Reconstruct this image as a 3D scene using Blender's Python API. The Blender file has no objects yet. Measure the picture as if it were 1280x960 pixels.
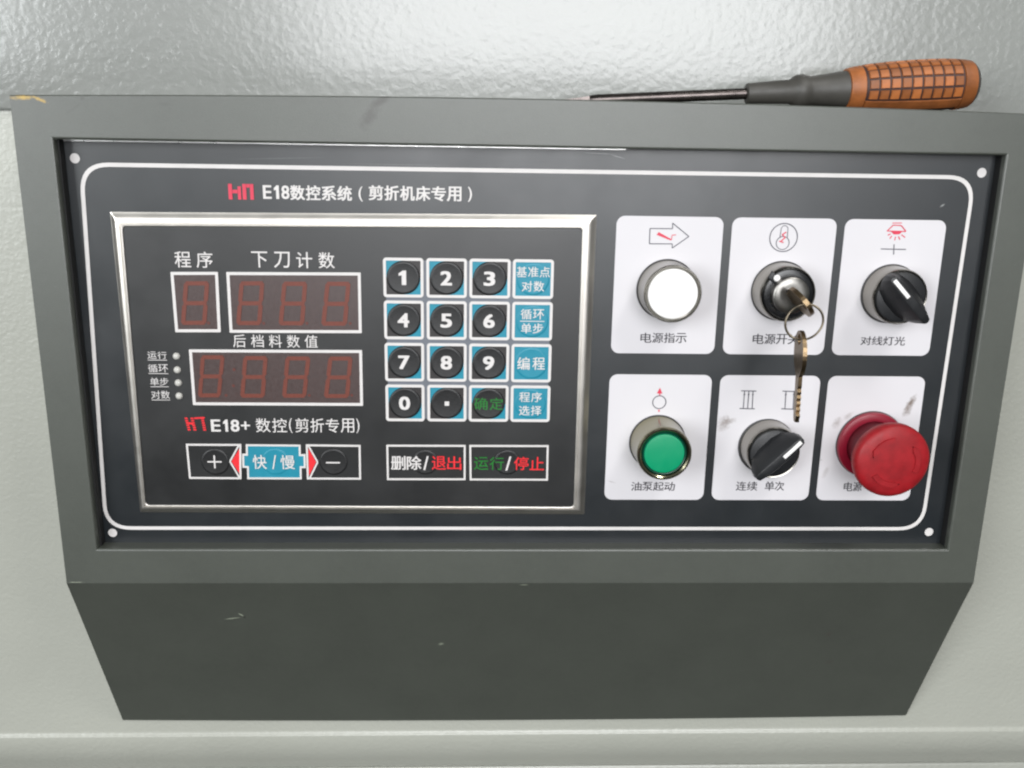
import bpy, bmesh, math, random
from mathutils import Vector, Matrix
random.seed(7)
S = bpy.context.scene
COL = S.collection
mm = 0.001

# ------------------------------------------------------------------ camera
cam = bpy.data.cameras.new('camera'); cam_o = bpy.data.objects.new('camera', cam); COL.objects.link(cam_o)
cam_o.location = (-0.0274, -0.4287, 0.0973)
cam_o.rotation_euler = (1.32006, -0.01632, -0.03356)
cam.sensor_width = 36; cam.lens = 31.421
cam.clip_start = 0.01; cam.clip_end = 50
S.camera = cam_o

# ------------------------------------------------------------------ light and exposure
S.view_settings.view_transform = 'Standard'; S.view_settings.look = 'None'
S.view_settings.exposure = -0.07; S.view_settings.gamma = 1.0
S.cycles.filter_width = 2.2
W = bpy.data.worlds.new('World'); S.world = W; W.use_nodes = True
nt = W.node_tree; nt.nodes.clear()
tc = nt.nodes.new('ShaderNodeTexCoord'); sp = nt.nodes.new('ShaderNodeSeparateXYZ')
nt.links.new(tc.outputs['Generated'], sp.inputs[0])
rp = nt.nodes.new('ShaderNodeValToRGB'); mr = nt.nodes.new('ShaderNodeMapRange')
mr.inputs['From Min'].default_value = -1; mr.inputs['From Max'].default_value = 1
nt.links.new(sp.outputs['Z'], mr.inputs['Value']); nt.links.new(mr.outputs[0], rp.inputs[0])
e = rp.color_ramp.elements                      # dim factory floor, walls, pale roof
e[0].position = 0.0; e[0].color = (.05, .055, .045, 1)
e[1].position = 1.0; e[1].color = (.62, .64, .63, 1)
a = e.new(.42); a.color = (.09, .095, .085, 1)
a = e.new(.53); a.color = (.42, .44, .43, 1)
bg = nt.nodes.new('ShaderNodeBackground'); bg.inputs[1].default_value = 0.40
out = nt.nodes.new('ShaderNodeOutputWorld')
nt.links.new(rp.outputs[0], bg.inputs[0]); nt.links.new(bg.outputs[0], out.inputs[0])

def area(name, loc, target, sx, sy, power, col=(1, 1, 1)):
    l = bpy.data.lights.new(name, 'AREA'); l.shape = 'RECTANGLE'; l.size = sx; l.size_y = sy
    l.energy = power; l.color = col
    o = bpy.data.objects.new(name, l); COL.objects.link(o); o.location = loc
    o.rotation_euler = (Vector(target) - Vector(loc)).to_track_quat('-Z', 'Y').to_euler()
    return o
area('hall_window', (0.30, -3.2, 0.82), (0, 0, 0.1), 2.15, 2.0, 104, (.97, .98, 1))
area('side_window', (-2.9, -3.0, .80), (0, 0, 0.1), 1.9, 2.0, 125, (.95, .985, 1))
area('ceiling_lamp', (0.62, -0.72, 1.15), (0, 0, 0), 0.34, 0.22, 7.0, (1, .99, .96))

# ------------------------------------------------------------------ materials
def lin(c):
    return tuple((v/255/12.92 if v/255 <= .04045 else ((v/255+.055)/1.055)**2.4) for v in c) + (1,)
class NT:
    def __init__(s, name):
        s.m = bpy.data.materials.new(name); s.m.use_nodes = True; s.t = s.m.node_tree
        s.b = s.t.nodes['Principled BSDF']
        s.tc = s.t.nodes.new('ShaderNodeTexCoord')
    def n(s, k, **kw):
        o = s.t.nodes.new(k)
        for a, v in kw.items(): setattr(o, a, v)
        return o
    def l(s, a, b): s.t.links.new(a, b)
    def noise(s, scale, detail=4, rough=.55, vec=None):
        o = s.n('ShaderNodeTexNoise'); o.inputs['Scale'].default_value = scale
        o.inputs['Detail'].default_value = detail; o.inputs['Roughness'].default_value = rough
        s.l(vec or s.tc.outputs['Object'], o.inputs['Vector']); return o.outputs[0]
    def rng(s, v, a, b, c, d):
        o = s.n('ShaderNodeMapRange'); s.l(v, o.inputs['Value'])
        for k, x in zip(('From Min', 'From Max', 'To Min', 'To Max'), (a, b, c, d)): o.inputs[k].default_value = x
        return o.outputs[0]
    def math(s, op, a, b):
        o = s.n('ShaderNodeMath', operation=op)
        for i, x in enumerate((a, b)):
            if isinstance(x, (int, float)): o.inputs[i].default_value = x
            else: s.l(x, o.inputs[i])
        return o.outputs[0]
    def mix(s, f, a, b):
        o = s.n('ShaderNodeMix', data_type='RGBA')
        if isinstance(f, (int, float)): o.inputs[0].default_value = f
        else: s.l(f, o.inputs[0])
        for i, x in ((6, a), (7, b)):
            if isinstance(x, tuple): o.inputs[i].default_value = x
            else: s.l(x, o.inputs[i])
        return o.outputs[2]
    def bump(s, h, strength, dist):
        o = s.n('ShaderNodeBump'); o.inputs['Strength'].default_value = strength
        o.inputs['Distance'].default_value = dist; s.l(h, o.inputs['Height'])
        s.l(o.outputs[0], s.b.inputs['Normal']); return o
    def blob(s, x, z, rx, rz, ang=0, amp=.9, nscale=300, soft=.5):
        # ragged elliptical stain on a surface facing the viewer, x z in mm
        mp = s.n('ShaderNodeMapping'); mp.vector_type = 'TEXTURE'
        mp.inputs['Location'].default_value = (x*mm, 0, z*mm)
        mp.inputs['Rotation'].default_value = (0, -math.radians(ang), 0)
        mp.inputs['Scale'].default_value = (rx*mm, 1e3, rz*mm)
        s.l(s.tc.outputs['Object'], mp.inputs[0])
        ln = s.n('ShaderNodeVectorMath', operation='LENGTH'); s.l(mp.outputs[0], ln.inputs[0])
        nz = s.noise(nscale, 5, .7)
        d = s.math('ADD', ln.outputs['Value'], s.math('MULTIPLY', s.math('SUBTRACT', nz, .5), amp*2))
        return s.rng(d, 1, 1-soft, 0, 1)
def mat(name, rgb, rough=.5, metal=0, spec=.5, var=.06, vscale=120, bump=0, bscale=900, coat=0, rvar=.1):
    t = NT(name); c = lin(rgb)
    nz = t.noise(vscale, 5, .6)
    dark = tuple(v*(1-var) for v in c[:3]) + (1,); lite = tuple(min(1, v*(1+var)) for v in c[:3]) + (1,)
    t.l(t.mix(t.rng(nz, .3, .7, 0, 1), dark, lite), t.b.inputs['Base Color'])
    t.b.inputs['Metallic'].default_value = metal; t.b.inputs['Specular IOR Level'].default_value = spec
    t.l(t.rng(t.noise(vscale*1.7, 4), .3, .7, max(.02, rough-rvar/2), rough+rvar/2), t.b.inputs['Roughness'])
    t.b.inputs['Coat Weight'].default_value = coat; t.b.inputs['Coat Roughness'].default_value = .1
    if bump: t.bump(t.noise(bscale, 3), bump, .0004)
    return t.m

# grey-white stove paint with orange peel
def wall_mat(name, rgb, scale, depth, rough, small, coat=.8):
    t = NT(name); c = lin(rgb)
    big = t.noise(7, 4, .6)
    col = t.mix(t.rng(big, .35, .65, 0, 1), tuple(v*.95 for v in c[:3])+(1,), tuple(v*1.03 for v in c[:3])+(1,))
    t.l(col, t.b.inputs['Base Color'])
    t.b.inputs['Roughness'].default_value = rough
    t.b.inputs['Specular IOR Level'].default_value = .5
    t.b.inputs['Coat Weight'].default_value = coat; t.b.inputs['Coat Roughness'].default_value = rough*.8
    w = t.n('ShaderNodeVectorMath', operation='ADD')
    nn = t.n('ShaderNodeTexNoise'); nn.inputs['Scale'].default_value = scale*.7; t.l(t.tc.outputs['Object'], nn.inputs['Vector'])
    sc = t.n('ShaderNodeVectorMath', operation='SCALE'); sc.inputs[3].default_value = 1.2/scale; t.l(nn.outputs[1], sc.inputs[0])
    t.l(t.tc.outputs['Object'], w.inputs[0]); t.l(sc.outputs[0], w.inputs[1])
    v = t.n('ShaderNodeTexVoronoi', feature='SMOOTH_F1'); v.inputs['Scale'].default_value = scale; v.inputs['Smoothness'].default_value = 1
    t.l(w.outputs[0], v.inputs['Vector'])
    h = t.math('ADD', t.math('MULTIPLY', v.outputs[0], -1), t.math('MULTIPLY', t.noise(scale*1.6, 2, .5), .8))
    h = t.math('ADD', h, t.math('MULTIPLY', t.noise(scale*4, 2, .5), small))
    t.bump(h, 1, depth)
    return t.m
M = {}
M['wall_up'] = wall_mat('hammered_paint', (134, 136, 132), 270, .00023, .24, .15, 1.0)
M['wall_lo'] = wall_mat('fine_wall_paint', (162, 163, 154), 420, .00018, .33, .2, .5)

def housing_mat():
    t = NT('dark_grey_powder_paint'); c = lin((66, 69, 63))
    nz = t.noise(26, 5, .6)
    col = t.mix(t.rng(nz, .3, .7, 0, 1), tuple(v*.87 for v in c[:3])+(1,), tuple(v*1.1 for v in c[:3])+(1,))
    mid = t.noise(230, 4, .7); col = t.mix(t.rng(mid, .4, .75, 0, .35), col, tuple(v*1.3 for v in c[:3])+(1,))
    dust = t.noise(650, 2, .5); col = t.mix(t.rng(dust, .70, .78, 0, .35), col, tuple(v*2.0 for v in c[:3])+(1,))
    fine = t.noise(2600, 2)
    col = t.mix(t.rng(fine, .35, .65, 0, .5), col, tuple(v*1.35 for v in c[:3])+(1,))
    dk = lin((42, 40, 33)); yl = lin((176, 142, 42)); pale = lin((150, 156, 138))
    col = t.mix(t.math('MULTIPLY', t.blob(*(-72.8, 119.6), 6.0, 2.3, 28, .5, 300, .7), .95), col, dk)
    col = t.mix(t.math('MULTIPLY', t.blob(*(-77.6, 113.0), 8.0, 3.4, 55, .9, 380, .8), .8), col, dk)
    for (p, rx, rz, an, k) in (((-203.9, 118.5), 1.6, 1.1, 20, .6), ((-208.2, 114.1), 5, .9, 35, .25), ((-168.1, 116.8), 3, 1, 0, .3), ((-173.5, 119.4), 9, .8, 0, .2), ((73.2, 124.0), 12, 1, 0, .25)):
        col = t.mix(t.math('MULTIPLY', t.blob(*p, rx, rz, an, .6, 400, .8), k), col, dk)
    col = t.mix(t.blob(*(-230.3, 118.4), 5.5, 1.2, 3, .95, 520, .8), col, yl)
    col = t.mix(t.blob(*(-222.5, 117.7), 3.8, .9, -22, .9, 520, .8), col, yl)
    # scratches on the hood
    col = t.mix(t.blob(*(-157.1, -142.4), 5.2, .42, 9, .3, 500, .6), col, pale)
    col = t.mix(t.blob(*(-152.0, -139.6), 2.0, .6, -40, .3, 500, .6), col, pale)
    col = t.mix(t.blob(*(-150.4, -141.5), .8, .8, 0, .3, 500, .6), col, dk)
    col = t.mix(t.math('MULTIPLY', t.blob(*(-47.4, -162.8), 2.2, 1.3, 20, .5, 400, .8), .6), col, pale)
    col = t.mix(t.math('MULTIPLY', t.blob(*(-3.6, -117.9), 2.6, .5, 0, .4, 500, .6), .7), col, pale)
    col = t.mix(t.math('MULTIPLY', t.blob(*(-230.9, -115.9), 4.5, .35, 0, .6, 500, .6), .6), col, pale)
    col = t.mix(t.math('MULTIPLY', t.blob(*(166.6, -155.9), 1.6, 2.2, 0, .5, 400, .8), .45), col, lin((62, 48, 45)))
    col = t.mix(t.math('MULTIPLY', t.blob(*(172.6, -178.9), 3.4, 1.8, 20, .5, 400, .8), .3), col, lin((62, 48, 45)))
    t.l(col, t.b.inputs['Base Color'])
    t.b.inputs['Roughness'].default_value = .40; t.b.inputs['Specular IOR Level'].default_value = .9
    t.bump(t.noise(1500, 3, .6), .5, .00012)
    return t.m
M['housing'] = housing_mat()

def plate_mat(name, rgb, rough, marks):
    t = NT(name); c = lin(rgb)
    nz = t.noise(16, 5, .62)
    col = t.mix(t.rng(nz, .3, .7, 0, 1), tuple(v*.88 for v in c[:3])+(1,), tuple(v*1.12 for v in c[:3])+(1,))
    for (p, rx, rz, an, k, cc) in marks:
        col = t.mix(t.math('MULTIPLY', t.blob(*p, rx, rz, an, .5, 500, .8), k), col, lin(cc))
    t.l(col, t.b.inputs['Base Color'])
    t.l(t.rng(t.noise(22, 5, .65), .3, .7, rough-.05, rough+.05), t.b.inputs['Roughness'])
    t.b.inputs['Specular IOR Level'].default_value = .85
    t.bump(t.noise(1800, 2), .35, .00006)
    return t.m
G = (150, 152, 150)
M['plate'] = plate_mat('black_anodised_print', (19, 24, 28), .36,
    [((28.0, 98.7), 9, .35, -2, .5, G), ((36.3, 97.4), 4, .25, -14, .6, G), ((193.6, 77.3), 1.6, .5, 35, .8, G), ((-65.0, 92.1), 30, .5, 0, .12, G), ((-120.1, 94.1), 24, .4, 2, .12, G)])
M['overlay'] = plate_mat('black_membrane', (15, 16, 17), .38, [((-120.5, 56.0), 6, .35, 3, .5, (20, 20, 20))])
M['key_black'] = mat('black_key_print', (24, 24, 25), .40, spec=.55, bump=.2, bscale=1500)
M['key_dark'] = mat('grey_black_key_ground', (44, 41, 41), .42)
M['keypad'] = mat('grey_keypad_ground', (104, 108, 116), .45)
M['white'] = mat('white_print', (208, 204, 202), .45, var=.04)
M['teal'] = mat('teal_print', (24, 128, 150), .42, var=.05)
M['card'] = None
M['red'] = mat('red_print', (226, 38, 46), .45)
M['crimson'] = mat('crimson_print', (204, 50, 76), .45)
M['green'] = mat('green_print', (22, 112, 36), .45)
M['ink'] = mat('black_ink', (40, 38, 44), .5)
M['ink_soft'] = mat('grey_ink', (74, 74, 82), .5)
M['window'] = mat('brown_display_filter', (64, 48, 46), .36, spec=.8, var=.12, vscale=400)
M['segment'] = mat('unlit_red_segment', (106, 50, 37), .45, var=.12, vscale=600)
M['segdot'] = mat('unlit_faint_point', (92, 46, 38), .45)
M['chrome'] = mat('worn_chrome', (150, 147, 140), .19, 1, var=.03, rvar=.03, vscale=60)
M['lock'] = mat('dull_lock_zinc', (138, 136, 132), .34, 1, var=.04)
M['steel'] = mat('brushed_bezel_steel', (216, 211, 204), .36, 1, var=.03, vscale=60, rvar=.06)
M['gold'] = mat('tarnished_nickel', (140, 136, 114), .2, 1, var=.03, rvar=.03, vscale=60)
M['brass'] = mat('key_brass', (124, 106, 82), .36, 1, var=.15, vscale=500)
M['keysteel'] = mat('key_nickel', (132, 122, 106), .34, 1, var=.2, vscale=500)
M['black'] = mat('black_moulded_plastic', (30, 31, 33), .42, spec=.5, var=.1, bump=.2, bscale=1400)
M['gloss'] = mat('glossy_black_plastic', (24, 25, 27), .2, spec=.6)
M['line'] = mat('white_inlay', (232, 230, 228), .4)
M['lens'] = mat('white_lens', (232, 230, 228), .35, var=.015)
M['greencap'] = mat('green_lens', (3, 140, 96), .36, var=.03)
M['greenrim'] = mat('dark_green_collar', (8, 62, 48), .3)
M['redcap'] = mat('red_mushroom_plastic', (142, 18, 26), .5, var=.22, vscale=140, spec=.4)
M['redflange'] = mat('pinkish_red_flange', (132, 16, 40), .34, var=.08)
M['redneck'] = mat('dark_red_neck', (92, 20, 32), .45, var=.2)
M['rubber'] = mat('dark_grey_rubber', (62, 60, 56), .5, var=.14)
M['groove'] = mat('dark_handle_groove', (56, 34, 30), .6, var=.2)
M['orange'] = mat('worn_orange_plastic', (158, 92, 44), .5, var=.3, vscale=110, bump=.2)
_m = M['orange']; _t = _m.node_tree; _b = _t.nodes['Principled BSDF']
_s = _b.inputs['Base Color'].links[0].from_socket
_oi = _t.nodes.new('ShaderNodeObjectInfo'); _hv = _t.nodes.new('ShaderNodeHueSaturation')
_mr = _t.nodes.new('ShaderNodeMapRange'); _mr.inputs['To Min'].default_value = .62; _mr.inputs['To Max'].default_value = 1.12
_t.links.new(_oi.outputs['Random'], _mr.inputs[0]); _t.links.new(_mr.outputs[0], _hv.inputs['Value'])
_t.links.new(_s, _hv.inputs['Color']); _t.links.new(_hv.outputs[0], _b.inputs['Base Color'])
M['shaft'] = mat('dark_steel_shaft', (86, 80, 78), .25, 1, var=.25, vscale=160)
M['led'] = mat('clear_led_lens', (186, 184, 178), .3, var=.1)
M['base_shade_ring'] = mat('shade_ring_grey', (58, 57, 58), .6)  # shadow tone for the added rings under the controls
M['mark_red'] = mat('near_black', (14, 14, 15), .7)
M['edge'] = mat('bare_plate_edge', (220, 220, 218), .3, 1)

def card_mat():
    t = NT('white_card_print'); c = lin((206, 203, 206))
    nz = t.noise(20, 5, .6)
    col = t.mix(t.rng(nz, .3, .7, 0, 1), tuple(v*.965 for v in c[:3])+(1,), c)
    br = (104, 88, 76)
    for (p, rx, rz, an, k) in (((190.7, -21.0), 5.2, 2.0, 62, .95), ((189.5, -24.8), 4.0, 2.4, 60, .7), ((96.3, -32.1), 5.5, 3.8, 70, .55), ((99.0, -30.9), 4.2, 1.8, 10, .5), ((40.4, -63.7), 3, .4, -15, .35), ((154.0, -31.4), 4, 2.4, 60, .45), ((159.4, -27.9), 3.2, 1.8, 40, .35), ((151.0, -58.0), 4, 1.6, 70, .3), ((147.4, -51.5), 1.6, .4, 0, .4)):
        col = t.mix(t.math('MULTIPLY', t.blob(*p, rx, rz, an, .75, 700, .9), k), col, lin(br))
    t.l(col, t.b.inputs['Base Color']); t.b.inputs['Roughness'].default_value = .5
    return t.m
M['card'] = card_mat()

# ------------------------------------------------------------------ object helpers
WORLD = {}
def link(name, me, m, parent=None, recentre=True):
    if m is not None:
        me.materials.append(m)
    o = bpy.data.objects.new(name, me); COL.objects.link(o)
    c = Vector((0, 0, 0))
    if recentre and me.vertices:
        xs = [v.co for v in me.vertices]
        c = Vector([(min(v[i] for v in xs)+max(v[i] for v in xs))/2 for i in range(3)])
        me.transform(Matrix.Translation(-c))
    WORLD[o.name] = c
    if parent is not None:
        o.parent = parent; o.location = c - WORLD[parent.name]
    else: o.location = c
    return o
def empty(name, loc, label, cat):
    o = bpy.data.objects.new(name, None); COL.objects.link(o); o.location = Vector(loc)
    o.empty_display_size = .02
    o['label'] = label; o['category'] = cat; WORLD[o.name] = Vector(loc); return o
def mesh(name, vs, fs, smooth=False):
    me = bpy.data.meshes.new(name); me.from_pydata([tuple(v) for v in vs], [], fs); me.validate(); me.update()
    if smooth:
        for p in me.polygons: p.use_smooth = True
    return me
def P3(x, z, h): return (x*mm, -h*mm, z*mm)      # mm on the panel and height above the face plate
class Flat:
    """thin printed film shapes, collected into one mesh"""
    def __init__(s): s.v = []; s.f = []
    def poly(s, pts, h, th=0.0):
        ar = sum(pts[i][0]*pts[(i+1) % len(pts)][1]-pts[(i+1) % len(pts)][0]*pts[i][1] for i in range(len(pts)))
        if ar < 0: pts = pts[::-1]
        n = len(s.v); k = len(pts)
        s.v += [P3(x, z, h) for x, z in pts]; s.f.append(tuple(range(n, n+k)))
        if th:
            s.v += [P3(x, z, h-th) for x, z in pts]
            for i in range(k): s.f.append((n+i, n+k+i, n+k+(i+1) % k, n+(i+1) % k))
        return s
    def band(s, outer, inner, h, th=0.0):
        n = len(s.v); k = len(outer)
        s.v += [P3(x, z, h) for x, z in outer] + [P3(x, z, h) for x, z in inner]
        for i in range(k): s.f.append((n+i, n+(i+1) % k, n+k+(i+1) % k, n+k+i))
        if th:
            m0 = len(s.v); s.v += [P3(x, z, h-th) for x, z in outer] + [P3(x, z, h-th) for x, z in inner]
            for i in range(k):
                j = (i+1) % k
                s.f.append((n+i, m0+i, m0+j, n+j)); s.f.append((n+k+j, m0+k+j, m0+k+i, n+k+i))
        return s
    def seg(s, a, b, w, h, w2=None):
        a = Vector(a); b = Vector(b); d = (b-a).normalized(); p = Vector((-d.y, d.x)); w2 = w if w2 is None else w2
        return s.poly([tuple(a+p*w/2), tuple(b+p*w2/2), tuple(b-p*w2/2), tuple(a-p*w/2)][::-1], h)
    def line(s, pts, w, h, close=False):
        n = len(pts); q = list(pts)
        for i in range(n if close else n-1): s.seg(q[i], q[(i+1) % n], w, h + .004*(i % 3))
        return s
    def build(s, name, m, parent, **kw): return link(name, mesh(name, s.v, s.f), m, parent, **kw)
def rrect(x0, z0, x1, z1, r, n=6):
    pts = []
    for cx, cz, a0 in ((x1-r, z1-r, 0), (x0+r, z1-r, 90), (x0+r, z0+r, 180), (x1-r, z0+r, 270)):
        for i in range(n+1):
            a = math.radians(a0+90*i/n); pts.append((cx+r*math.cos(a), cz+r*math.sin(a)))
    return pts
def qrect(q, r, n=5, inset=0):
    """rounded quad from 4 corners (BL, BR, TR, TL)"""
    c = Vector((sum(p[0] for p in q)/4, sum(p[1] for p in q)/4)); pts = []
    q = [Vector(p) for p in q]
    if inset:
        q = [p + Vector((inset if p.x < c.x else -inset, inset if p.y < c.y else -inset)) for p in q]
    for i in (2, 3, 0, 1):
        p, a, b = q[i], q[(i+1) % 4], q[(i-1) % 4]
        d1 = (b-p).normalized(); d2 = (a-p).normalized()
        for k in range(n+1):
            t = k/n; s0 = p+d1*r; s1 = p+d2*r
            pts.append(tuple(s0*(1-t)**2+p*2*t*(1-t)+s1*t*t))
    return pts
def circ(x, z, r, n=40, a0=0): return [(x+r*math.cos(a0+2*math.pi*i/n), z+r*math.sin(a0+2*math.pi*i/n)) for i in range(n)]
def lathe(name, x, z, prof, m, parent, n=64, sharp=35, tilt=None, **kw):
    """prof: (radius, height) from the outside foot to the centre"""
    vs = []; fs = []
    for r, h in prof:
        for i in range(n):
            a = 2*math.pi*i/n; vs.append(P3(x+r*math.cos(a), z+r*math.sin(a), h))
    for j in range(len(prof)-1):
        for i in range(n):
            k = (i+1) % n; fs.append((j*n+i, j*n+k, (j+1)*n+k, (j+1)*n+i))
    if prof[-1][0] > 1e-6: fs.append(tuple((len(prof)-1)*n+i for i in range(n)))
    me = mesh(name, vs, fs)
    b = bmesh.new(); b.from_mesh(me); bmesh.ops.remove_doubles(b, verts=b.verts, dist=1e-7)
    bmesh.ops.recalc_face_normals(b, faces=b.faces)
    cz = [f for f in b.faces]
    for f in b.faces: f.smooth = True
    for e in b.edges:
        if len(e.link_faces) == 2 and e.calc_face_angle(0) > math.radians(sharp): e.smooth = False
    b.to_mesh(me); b.free()
    return link(name, me, m, parent, **kw)
def solid(name, vs, fs, m, parent, bevel=0, seg=2, smooth=True, **kw):
    me = mesh(name, [P3(*v) for v in vs], fs)
    b = bmesh.new(); b.from_mesh(me); bmesh.ops.recalc_face_normals(b, faces=b.faces)
    if bevel:
        bmesh.ops.bevel(b, geom=list(b.edges), offset=bevel*mm, segments=seg, affect='EDGES', clamp_overlap=True, profile=.5)
    if smooth:
        for f in b.faces: f.smooth = True
        for e in b.edges:
            if len(e.link_faces) == 2 and e.calc_face_angle(0) > math.radians(40): e.smooth = False
    b.to_mesh(me); b.free()
    return link(name, me, m, parent, **kw)
GL = {}
def glyph(ch, bold):
    k = (ch, bold)
    if k not in GL:
        c = bpy.data.curves.new('g', 'FONT'); c.body = ch; c.resolution_u = 3; c.offset = bold
        o = bpy.data.objects.new('g', c); COL.objects.link(o)
        bpy.context.view_layer.update()
        me = bpy.data.meshes.new_from_object(o.evaluated_get(bpy.context.evaluated_depsgraph_get()))
        GL[k] = ([v.co.xy.copy() for v in me.vertices], [tuple(p.vertices) for p in me.polygons])
        bpy.data.objects.remove(o); bpy.data.curves.remove(c); bpy.data.meshes.remove(me)
    return GL[k]
def put(fl, ch, x0, z0, x1, z1, h, bold=0.0, slant=0.0):
    """one glyph fitted to a box in mm"""
    if ch == '1':
        w_ = x1-x0; t_ = z1-z0; st = .42*w_ if bold < .02 else .52*w_
        xr = x0+w_*.88
        for q in ([(xr-st, z0), (xr, z0), (xr, z1), (xr-st*.85, z1), (xr-st, z1-.06*t_)], [(xr-st, z1-.06*t_), (xr-st, z1-.33*t_), (x0, z1-.37*t_), (x0, z1-.2*t_)]):
            n = len(fl.v); fl.v += [P3(x+slant*(z-z0), z, h) for x, z in q]; k = range(n, n+len(q))
            fl.f.append(tuple(k) if sum(q[i][0]*q[(i+1) % len(q)][1]-q[(i+1) % len(q)][0]*q[i][1] for i in range(len(q))) > 0 else tuple(k)[::-1])
        return
    if bold > 0:
        d = bold*(z1-z0)*.9; k = 0
        for dx, dz in ((-d, -d*.6), (d, -d*.6), (-d, d*.6), (d, d*.6), (0, 0)):
            put(fl, ch, x0+d+dx*1.0-0, z0+d*.6+dz, x1-d+dx, z1-d*.6+dz, h+.012*k, 0, slant); k += 1
        return
    v, f = glyph(ch, 0.0)
    ax = min(p.x for p in v); bx = max(p.x for p in v); az = min(p.y for p in v); bz = max(p.y for p in v)
    n = len(fl.v)
    for p in v:
        z = z0+(p.y-az)/(bz-az)*(z1-z0) if bz > az else z0
        x = x0+(p.x-ax)/(bx-ax)*(x1-x0)+slant*(z-z0)
        fl.v.append(P3(x, z, h))
    fl.f += [tuple(n+i for i in q) for q in f]
THIN = {'(': .3, ')': .3, '1': .5}
def line_text(fl, s, box, h, bold=0.0, fill=.94, slant=0.0):
    """full-width characters spread evenly over box"""
    x0, z0, x1, z1 = box; n = len(s); w = (x1-x0)/(n-(1-fill)) if n > 1 else (x1-x0)
    for i, ch in enumerate(s):
        a = x0+i*w
        put(fl, ch, a, z0, a+w*fill, z1, h, bold, slant)
def text_obj(name, s, box, m, parent, h=.4, bold=0.012, fill=.94, slant=0.0, **kw):
    fl = Flat(); line_text(fl, s, box, h, bold, fill, slant); return fl.build(name, m, parent, **kw)

# ------------------------------------------------------------------ the machine's wall (setting)
WY = -40.0                                  # wall face: 40 mm behind the face plate
def struct(o): o['kind'] = 'structure'; return o
def sheet(name, prof, x0, x1, m, n=1):
    """profile of (z, h) swept along x"""
    vs = []; fs = []; k = len(prof)
    for i in range(n+1):
        x = x0+(x1-x0)*i/n
        vs += [P3(x, z, h) for z, h in prof]
    for i in range(n):
        for j in range(k-1): fs.append((i*k+j, (i+1)*k+j, (i+1)*k+j+1, i*k+j+1))
    me = mesh(name, vs, fs, True); b = bmesh.new(); b.from_mesh(me); bmesh.ops.recalc_face_normals(b, faces=b.faces)
    for e in b.edges:
        if len(e.link_faces) == 2 and e.calc_face_angle(0) > math.radians(30): e.smooth = False
    b.to_mesh(me); b.free()
    if me.polygons[0].normal.y > 0: me.flip_normals()
    return struct(link(name, me, m, None, recentre=False))
up = [(114.6, WY-2), (114.6, WY+1.2), (115.2, WY+1.9)] + [(116+i*60, WY+2.2-i*4.2) for i in range(10)]
sheet('upper_machine_wall', up, -1500, 1500, M['wall_up'])
lo = [(118, WY)] + [(118-i*35.4, WY) for i in range(1, 10)]
ZW = -239.5
lo += [(ZW+3, WY), (ZW+1.7, WY+.1), (ZW+.9, WY+.45), (ZW+.3, WY+1.0), (ZW-.1, WY+1.25), (ZW-.8, WY+1.35)]
R0 = 42
for i in range(1, 14):
    a = math.radians(i*6.5); lo.append((ZW-.8-R0*math.sin(a), WY+1.35-R0*(1-math.cos(a))))
lo += [(lo[-1][0]-.4, WY-50), (lo[-1][0]-.4, WY-80)]
ZL = -278.4
sheet('machine_wall', lo, -1500, 1500, M['wall_lo'])
sheet('lower_machine_ledge', [(ZL, WY-62), (ZL, WY-24), (ZL-1, WY-21), (ZL-3, WY-20), (-700, WY-20)], -1500, 1500, M['wall_lo'])

# ------------------------------------------------------------------ control box
X0, X1, ZT, ZB = -235.5, 233.0, 119.4, -117.0
OX0, OX1, OZT, OZB = -219.4, 217.5, 101.9, -98.6
FH = 8.0
panel = empty('control_panel', (0, 0.04, -.228), 'dark grey control panel box with digital display and six round controls on the machine wall', 'control panel')
def top_z(x): return ZT+2.6*(1-(x/235.0)**2)
N = 24
xs = [X0+(X1-X0)*i/N for i in range(N+1)]
vs = []; fs = []
# front frame: outer loop and opening loop, folded returns
def arc_pts():
    outer = [(x, top_z(x)) for x in xs]                 # top edge, left to right
    return outer
vt = arc_pts()
# top strip
for x, z in vt: vs += [(x, z-.5, FH), (min(max(x, OX0), OX1) if 0 else x, OZT, FH)]
for i in range(N): fs.append((2*i, 2*i+2, 2*i+3, 2*i+1))
frame = Flat()
b0 = len(vs)
def add(poly):
    n = len(vs); vs.extend(poly); fs.append(tuple(range(n, n+len(poly))))
add([(X0, OZT, FH), (OX0, OZT, FH), (OX0, OZB, FH), (X0, OZB, FH)])
add([(OX1, OZT, FH), (X1, OZT, FH), (X1, OZB, FH), (OX1, OZB, FH)])
add([(X0, OZB, FH), (X1, OZB, FH), (X1, ZB+.6, FH), (X0, ZB+.6, FH)])
# rolled opening lip and recess walls
lp = [(0, FH), (.5, FH-.15), (.9, FH-.6), (1.0, FH-1.4), (1.0, -1.5)]
def loop(d, h): return [(OX0+d-1.0+1.0, OZB+d, h), (OX1-d, OZB+d, h), (OX1-d, OZT-d, h), (OX0+d, OZT-d, h)]
for (d0, h0), (d1, h1) in zip(lp, lp[1:]):
    A = loop(d0, h0); B = loop(d1, h1)
    for i in range(4): add([A[i], A[(i+1) % 4], B[(i+1) % 4], B[i]])
ff = solid('front_frame', vs, fs, M['housing'], panel, smooth=False, recentre=False)
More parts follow.
